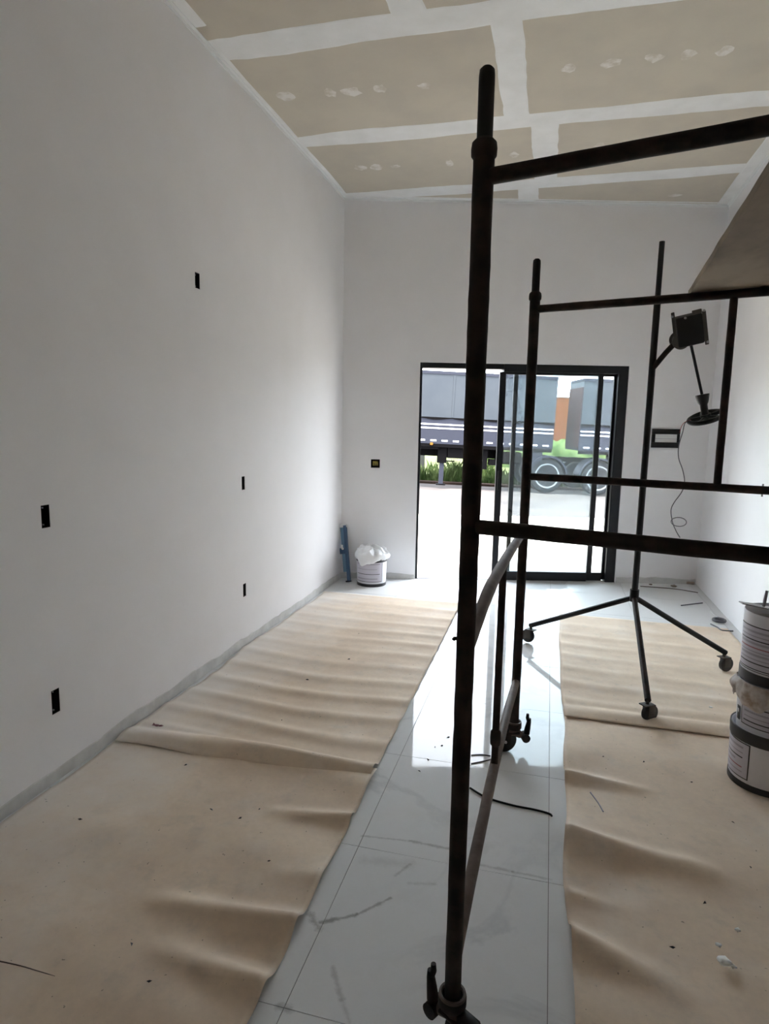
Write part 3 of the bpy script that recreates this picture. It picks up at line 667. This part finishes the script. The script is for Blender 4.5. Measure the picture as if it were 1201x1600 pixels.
# bucket with a plastic bag beside the door
lbk = bucket('plaster_bucket', (.372, 6.03, 0.0), .143, .153, .30, 'white bucket with framed pink label standing in the corner beside the door', lab=(3.7, 5.75), lz=(.05, .255), lines=4, rz=0)
obj('bag_lining_rim', LT([(.154, .272), (.160, .276), (.160, .297), (.154, .299)], 40, caps=False), 'print_black', lbk, True)
bm = bmesh.new(); n = 72; rows = []
for i in range(n):
    a = 2*math.pi*i/n; col = []
    for j in range(14):
        t = j/13; c, s = math.cos(a), math.sin(a); f = noise.noise(Vector((c*2.2, s*2.2, t*2.5)))+.6*noise.noise(Vector((c*6, s*6, t*5+3)))
        if t < .45: u = t/.45; r = .163+.012*u*(1-u)*4+.018*f*(1-u); zz = .268-.07*max(0, noise.noise(Vector((c*1.7, s*1.7, 6)))+.2)*(1-u)+(.335-.268)*u
        else: u = (t-.45)/.55; r = .163*(1-u)**.8+.012*f*(1-u); zz = .335+.030*math.sin(math.pi*u*.5)+.060*f*(1-u*.4)
        col.append(bm.verts.new((r*c, r*s, zz)))
    rows.append(col)
for i in range(n):
    for j in range(13): bm.faces.new((rows[i][j], rows[(i+1) % n][j], rows[(i+1) % n][j+1], rows[i][j+1]))
bmesh.ops.remove_doubles(bm, verts=bm.verts[:], dist=.0008)
bg_ = obj('plastic_bag', bm, 'bag', smooth='all'); bg_.location = (.372, 6.03, 0); bg_.modifiers.new('solid', 'SOLIDIFY').thickness = .001
tag(bg_, 'crumpled clear plastic bag over the mouth of the corner bucket', 'plastic bag')

# blue tool leaning in the corner
e = empty('straightedge', (.10, 6.02, 0))
A_, B_ = Vector((.128, 6.02, .004)), Vector((.040, 6.13, .565)); d = (B_-A_).normalized(); q = d.to_track_quat('Z', 'Y').to_matrix().to_4x4(); tm = Matrix.Translation(A_) @ q
def bp(name, bm, m): o = obj(name, bm, m, e, True); o.matrix_parent_inverse = Matrix.Translation(-e.location); return o
ang_ = math.atan2((tm.to_3x3() @ Vector((1, 0, 0))).y, (tm.to_3x3() @ Vector((1, 0, 0))).x); tm = tm @ Matrix.Rotation(-ang_, 4, 'Z')
bp('beam', B((-.004, -.022, 0), (.026, .022, .575), tm, .003), 'blue'); bp('face_plate', B((-.040, -.012, .10), (-.004, .012, .560), tm, .003), 'blue_light'); bp('edge_strip', B((-.046, -.014, .555), (.028, .024, .590), tm, .003), 'pale_plate')
bp('clamp_block', B((-.056, -.034, .285), (.012, -.012, .345), tm, .004), 'blue'); bp('handle_knob', T([tm @ Vector((-.02, -.034, .335)), tm @ Vector((-.02, -.060, .350)), tm @ Vector((-.018, -.064, .375))], .012, 10), 'pale_plate')
bp('foot', B((-.020, -.024, -.004), (.028, .024, .010), tm, .002), 'rubber')
tag(e, 'blue metal straightedge with a clamp leaning upright in the room corner', 'straightedge')

# ------------------------------------------------------------------ small things on the floor
def wire(name, pts, r, m, label, z, cat='wire'):
    P = crv([FL(px, py, z) for px, py in pts], 6); tag(obj(name, T(P, r, 8), m, smooth=True), label, cat)
wire('cable_offcut', [(734, 1231), (760, 1246), (800, 1258), (835, 1265), (857, 1271), (862, 1275)], .0042, 'black_steel', 'black cable offcut lying across the bare tiles', .0045, 'cable')
wire('wire_offcut', [(736, 1180), (752, 1179), (766, 1181)], .003, 'wire_grey', 'short thin grey line lying flat on the tiles beside the scaffold strut', .003)  # this and the next: thin grey tubes flat on the tiles
wire('wire_offcut', [(736, 1193), (752, 1190), (768, 1186)], .003, 'wire_grey', 'thin grey line crossing towards another short line on the tiles', .003)
wire('wire_offcut', [(1110, 975), (1120, 980), (1128, 985), (1145, 986)], .006, 'wire_grey', 'bent grey wire near the wall beside the bucket stack', .012)
wire('wire_offcut', [(1064, 946), (1080, 944), (1097, 942)], .006, 'wire_grey', 'straight grey stick on the dusty floor near the far corner', .010)
wire('wire_offcut', [(1110, 955), (1116, 961), (1121, 964)], .005, 'pale_plate', 'pale short stick leaning near the white wall', .010)
wire('wire_offcut', [(1000, 916), (1030, 918), (1060, 921), (1090, 926)], .004, 'rust_light', 'long brownish wire along the foot of the door wall', .008)
wire('wire_offcut', [(922, 1238), (934, 1254), (942, 1268)], .0028, 'print_grey', 'thin bent wire lying on the paper beside the tile edge', .022)
wire('tear_shadow', [(-6, 1501), (30, 1509), (60, 1518), (86, 1526)], .0022, 'rust_light', 'long dark strip drawn as the shadow line of a tear in the flat brown paper', .010, 'tear_shadow')  # thin brown tube stands in for the shaded slit of a paper tear
bm = bmesh.new(); c0 = FL(246, 1133, .030); g_ = [[bm.verts.new(c0+Vector((.06*(i/6-.5), .022*(j/2-.5), .008*noise.noise(Vector((i*.9, j*.8, 2)))))) for i in range(7)] for j in range(3)]
for j in range(2):
    for i in range(6): bm.faces.new((g_[j][i], g_[j][i+1], g_[j+1][i+1], g_[j+1][i]))
bmesh.ops.solidify(bm, geom=bm.faces[:], thickness=.001)
tag(obj('paper_scrap', bm, 'print_red'), 'small torn red scrap lying near the rolled paper edge by the long wall', 'scrap')
e = FL(1123, 971, .006)
tag(obj('masking_ring', T([e+Vector((.045*math.cos(a), .045*math.sin(a), .012)) for a in [2*math.pi*k/24 for k in range(25)]], .012, 8, cap=False), 'wire_grey', smooth=True), 'small dark ring of tape lying near the white wall', 'tape')
def lump(name, p, r, m, label, cat, group=None, sq=.5, seed=0):
    bm = bmesh.new(); bmesh.ops.create_icosphere(bm, subdivisions=2, radius=r)
    for v in bm.verts:
        f = 1+.55*noise.noise(v.co*(2.2/r)+Vector((seed, 0, 0))); v.co = Vector((v.co.x*f, v.co.y*f*.9, v.co.z*f*sq))
    mn = min(v.co.z for v in bm.verts)
    for v in bm.verts: v.co.z -= mn
    o = obj(name, bm, m, smooth='all'); o.location = p; tag(o, label, cat, group); return o
lump('plaster_lump', FL(1131, 1506, .012), .020, 'compound', 'white plaster crumb on the brown paper, larger than the flecks round it', 'plaster crumb', seed=1)
for i, (px, py, r_, tx) in enumerate([(1052, 917, .030, 'small brown dirt clod at the foot of the door wall'), (1078, 913, .045, 'larger brown dirt clod heaped in the corner by the door wall'), (1016, 914, .018, 'tiny dark clod beside the long wire at the door wall')]):
    lump('dirt_clod', FL(px, py, 0), r_, 'rust_light' if i == 2 else 'clod', tx, 'dirt clod', seed=20+i, sq=.35)
for i, (px, py, tx) in enumerate([(1122, 1478, 'white plaster fleck on the paper a hand width from the large crumb'), (1152, 1455, 'tiny white plaster fleck on the paper, farthest from the large crumb'), (1110, 1106, 'white plaster fleck between the lift caster and the bucket stack'), (1145, 1512, 'tiny white plaster fleck touching the large crumb')]):
    lump('plaster_fleck', FL(px, py, .012), .009, 'compound', tx, 'plaster fleck', 'plaster flecks', seed=5+i)
CR = [(233, 1533), (125, 1280), (375, 1278), (440, 1125), (405, 1264), (460, 1430), (205, 1475), (420, 1345), (330, 1265), (290, 1195), (480, 1062), (545, 1030), (1080, 1222), (1145, 1285), (1172, 1355), (1100, 1410), (1050, 1480), (942, 1182), (1005, 1190), (560, 990), (690, 1165), (668, 1187), (679, 1167), (655, 1205), (700, 1152)]
bm = bmesh.new()
for i, (px, py) in enumerate(CR):
    p = FL(px, py, .018 if not 600 < px < 860 else .001); r = .004+.004*random.random(); m4 = Matrix.Translation(p) @ Matrix.Rotation(random.random()*3, 4, 'Z')
    vs = [bm.verts.new(m4 @ Vector((x*r*1.6, y*r, z*r*.6))) for x, y, z in ((1, 0, 0), (-1, .3, 0), (0, -1, 0), (.1, 0, 1.2))]
    for f in ((0, 1, 2), (0, 1, 3), (1, 2, 3), (0, 2, 3)): bm.faces.new([vs[k] for k in f])
tag(obj('floor_crumbs', bm, 'print_black'), 'scattered dark crumbs of building dirt on the floor', 'dirt', kind='stuff')

# ------------------------------------------------------------------ the street
def gz(s, t):
    a = min(1, max(0, (t-4.0)/5.0)); return -.03*(1-a)+a*(-.05-.03*(s-1.4))-.04*max(0, t-10.5)*(1 if t < 13 else 0)-(.10 if t >= 13 else 0)
def ground(name, s0, s1, t0, t1, m, ns, ntt, dz=0.0, thick=.25):
    bm = bmesh.new(); g = [[bm.verts.new(WP(s0+(s1-s0)*i/ns, t0+(t1-t0)*j/ntt, gz(s0+(s1-s0)*i/ns, min(t0+(t1-t0)*j/ntt, 12.99))+dz)) for i in range(ns+1)] for j in range(ntt+1)]
    for j in range(ntt):
        for i in range(ns): bm.faces.new((g[j][i], g[j][i+1], g[j+1][i+1], g[j+1][i]))
    r = bmesh.ops.extrude_face_region(bm, geom=bm.faces[:])
    for v in [q_ for q_ in r['geom'] if isinstance(q_, bmesh.types.BMVert)]: v.co.z -= thick
    return tag(obj(name, bm, m), kind='structure')
ground('sidewalk', -14, 22, .155, 5.2, 'concrete', 18, 6); ground('road', -14, 22, 5.2, 12.95, 'road', 18, 10, -.02); ground('verge_kerb', -14, 22, 12.95, 13.35, 'soil', 18, 1, .05)
ground('field', -40, 60, 13.35, 70, 'field', 10, 4, .02)
# roadside grass
bm = bmesh.new(); rg_ = random.Random(3)
for k in range(5200):
    s = rg_.uniform(-1.5, 8.5); t = 13.4+rg_.random()**1.5*1.5
    hh = (.22+.42*max(0, noise.noise(Vector((s*1.3, t, 0)))+.5))*(.6+.6*rg_.random()); a = rg_.random()*6.28; le = hh*.5*rg_.random(); w = .012+.012*rg_.random()
    z0 = gz(s, 12.9)+.0; c, n_ = math.cos(a), math.sin(a)
    p0 = WP(s-w*c, t-w*n_, z0); p1 = WP(s+w*c, t+w*n_, z0); p2 = WP(s-n_*le*.4+w*.6*c, t+c*le*.4, z0+hh*.65); p3 = WP(s-n_*le, t+c*le, z0+hh)
    bm.faces.new([bm.verts.new(p) for p in (p0, p1, p2)]); bm.faces.new([bm.verts.new(p) for p in (p0, p2, p3)])
me = bpy.data.meshes.new('roadside_grass'); bm.to_mesh(me); bm.free(); me.materials.append(M['grass']); go = bpy.data.objects.new('roadside_grass', me); COL.objects.link(go)
tag(go, 'tall green grass growing along the far side of the road', 'grass', kind='stuff')
# fence posts in the grass
for s, h in ((1.75, 2.0), (4.35, 2.0)):
    e = empty('fence_post', WP(s, 15.25, gz(s, 12.9)-.05), ANG)
    obj('shaft', B((-.085, -.07, 0), (.085, .07, h-.1), bev=.01), 'post', e); obj('cap', B((-.095, -.08, h-.1), (.095, .08, h), bev=.01), 'post', e)
    tag(e, 'grey concrete fence post standing in the grass behind the trailers', 'post', 'roadside fence posts')
# orange house far behind the gap between the trailers
e = empty('house', WP(9.6, 25.5, -.45), ANG)
obj('wall', B((-3.2, -.0, 0), (3.2, 5, 3.55)), 'orange_wall', e); obj('parapet', B((-3.25, -.05, 3.55), (3.25, 5.05, 3.85)), 'pale_plate', e)
obj('window', B((1.4, -.05, 1.5), (2.4, .02, 2.5)), 'print_grey', e); obj('door', B((-2.6, -.05, 0), (-1.7, .02, 2.1)), 'roof', e)
tag(e, 'orange walled house far behind the gap between the trailers', 'house')

hb = bmesh.new(); bmesh.ops.create_grid(hb, x_segments=80, y_segments=14, size=1)
bmesh.ops.delete(hb, geom=hb.verts[:], context='VERTS'); rows = []
for i in range(81):
    x = -4+8*i/80; rows.append([hb.verts.new((x, .55*math.cos(math.pi*k/12)*-1+.12*noise.noise(Vector((x*4, k*.9, 1))), max(0, 1.42*math.sin(math.pi*k/12)**.45*(1+.22*noise.noise(Vector((x*2.3, k*.7, 4))))))) for k in range(13)])
for i in range(80):
    for k in range(12): hb.faces.new((rows[i][k], rows[i][k+1], rows[i+1][k+1], rows[i+1][k]))
hb.faces.new(rows[0]); hb.faces.new(rows[-1])
hg = obj('hedge', hb, 'grass', smooth='all'); hg.location = WP(9.2, 23.5, -.45); hg.rotation_euler.z = ANG; tag(hg, 'clipped green hedge in front of the orange house', 'hedge')
# trailers
def trailer(name, x0, x1, chamfer, rx0, rx1):
    e = empty(name, WP(1.4, 10.5, 0)); e.rotation_mode = 'XYZ'
    e.matrix_world = Matrix.Translation(WP(1.4, 10.5, 0)) @ Matrix.Rotation(ANG, 4, 'Z') @ Matrix.Rotation(.030, 4, 'Y')
    p = lambda n, a, b, m, par=e, bev=.0: obj(n, B(a, b, bev=bev), m, par)
    pl = lambda i: [(x0, i), (x1, i), (x1, 2.4-i), (x0+1.4, 2.4-i), (x0, 1.25)] if chamfer else [(x0, i), (x1, i), (x1, 2.4-i), (x0, 2.4-i)]
    obj('body', prism(pl(0), 1.80, 2.99), 'tarp', e); obj('lower_side', prism(pl(.012), 1.13, 1.80), 'tarp_low', e)
    obj('top_rail', prism(pl(-.02), 2.95, 3.03), 'tarp_low', e)
    for zz in (1.625, 1.525):
        p('reflective_strip', (x0+.02, .002, zz), (x1-.02, .012, zz+.034), 'strip')
    # scalloped hem of the tarpaulin with tie hooks
    bm = bmesh.new(); n = int((x1-x0)/.06); lo = []; 
    for i in range(n+1):
        x = x0+(x1-x0)*i/n; zz = 1.80-.03*abs(math.sin(x*4.1))-.02*noise.noise(Vector((x*2, 1, 0))); lo.append([bm.verts.new((x, -.006, 1.83)), bm.verts.new((x, -.006, zz)), bm.verts.new((x, .004, zz)), bm.verts.new((x, .004, 1.83))])
    for i in range(n):
        for k in range(4): bm.faces.new((lo[i][k], lo[i][(k+1) % 4], lo[i+1][(k+1) % 4], lo[i+1][k]))
    obj('tarp_hem', bm, 'chassis', e)
    for i in range(int((x1-x0)/1.4)):
        x = x0+.35+1.4*i
        p('side_rib', (x, -.010, 1.84), (x+.05, .002, 2.95), 'tarp')
    x = x0+.13
    while x < x1-.2:
        p('reflector_plate', (x, .000, 1.195), (x+.155, .012, 1.235), 'strip'); x += .30
    p('chassis_rail', (rx0, .55, .78), (rx1, .75, 1.13), 'chassis'); p('chassis_rail', (rx0, 1.68, .78), (rx1, 1.88, 1.13), 'chassis')
    p('side_bumper', (x0+.02, .02, 1.04), (x1-.02, .10, 1.13), 'chassis')
    return e, p
e1, p1 = trailer('semi_trailer', -8.0, 3.50, False, -7.8, 2.3)
ld = p1('landing_leg', (.46, .12, .62), (.70, .34, 1.06), 'chassis'); p1('inner_tube', (.53, .16, .05), (.645, .28, .62), 'tarp_low', ld); p1('foot_plate', (.46, .10, .02), (.71, .34, .05), 'chassis', ld); p1('crank', (.70, .14, .66), (.92, .17, .69), 'chassis', ld)
mk = p1('marker_lamp', (.225, -.02, 1.085), (.305, .03, 1.155), 'amber', bev=.012)
p1('gusset', (-.05, .05, .98), (.46, .10, 1.06), 'chassis'); p1('tool_box', (.72, .10, .76), (1.45, .60, 1.06), 'chassis'); p1('tool_box', (1.62, .12, .50), (1.80, .5, 1.06), 'chassis'); p1('spare_carrier', (1.86, .12, .62), (2.05, .4, .78), 'chassis')
p1('cylinder_tank', (2.05, .2, .66), (2.75, .5, 1.0), 'chassis', bev=.06); p1('side_skirt', (2.75, .05, .34), (3.25, .12, 1.08), 'tarp_low')
tag(e1, 'dark grey tarpaulined trailer with landing leg and amber lamp parked across the road', 'trailer')
e2, p2 = trailer('semi_trailer', 4.19, 14.0, True, 5.6, 13.8)
p2('front_board', (4.165, .03, 1.2), (4.188, 1.2, 2.80), 'red_box'); p2('drawbar', (3.4, .55, .80), (5.6, .75, .92), 'chassis')
tag(e2, 'dark grey trailer coupled behind another across a narrow gap', 'trailer')
def wheel(e, x, y, z, r, rimr, m='rim'):
    wm = Matrix.Translation((x, y, z)) @ Matrix.Rotation(math.pi/2, 4, 'X')
    t = obj('wheel', LT([(rimr, -.12), (r*.8, -.13), (r*.95, -.11), (r, -.06), (r, .06), (r*.95, .11), (r*.8, .13), (rimr, .12)], 40, wm), 'tyre', e, True)
    obj('rim', LT([(rimr*1.02, .110), (rimr, .132), (rimr*.9, .128), (rimr*.8, .07), (rimr*.35, .055), (rimr*.30, .11), (.02, .115)], 32, wm), m, t, True)
    for k in range(8):
        a = 2*math.pi*k/8; obj('wheel_nut', LT([(.016, .055), (.016, .085)], 6, wm @ Matrix.Translation((rimr*.5*math.cos(a), rimr*.5*math.sin(a), 0))), 'chassis', t)
def fender(e, p, x, z, r, m='tarp_low'):
    bm = bmesh.new(); rows = []
    for i in range(21):
        a = math.radians(8+164*i/20); c, s = math.cos(a), math.sin(a); rows.append([bm.verts.new((x+q_*c, y, z+q_*s)) for q_, y in ((r, -.0), (r+.05, -.0), (r+.05, .50), (r, .50))])
    for i in range(20):
        for k in range(4): bm.faces.new((rows[i][k], rows[i][(k+1) % 4], rows[i+1][(k+1) % 4], rows[i+1][k]))
    bm.faces.new(rows[0]); bm.faces.new(rows[-1]); o = obj('mudguard', bm, m, e, True); return o
for e_, p_, xs in ((e1, p1, (-6.8, -5.55, 3.42)), (e2, p2, (4.80, 6.05, 12.2))):
    for x in xs:
        wheel(e_, x, .16, .41, .46, .33); wheel(e_, x, 2.2, .41, .46, .33); fender(e_, p_, x, .41, .50); p_('axle', (x-.06, .2, .35), (x+.06, 2.2, .47), 'chassis')
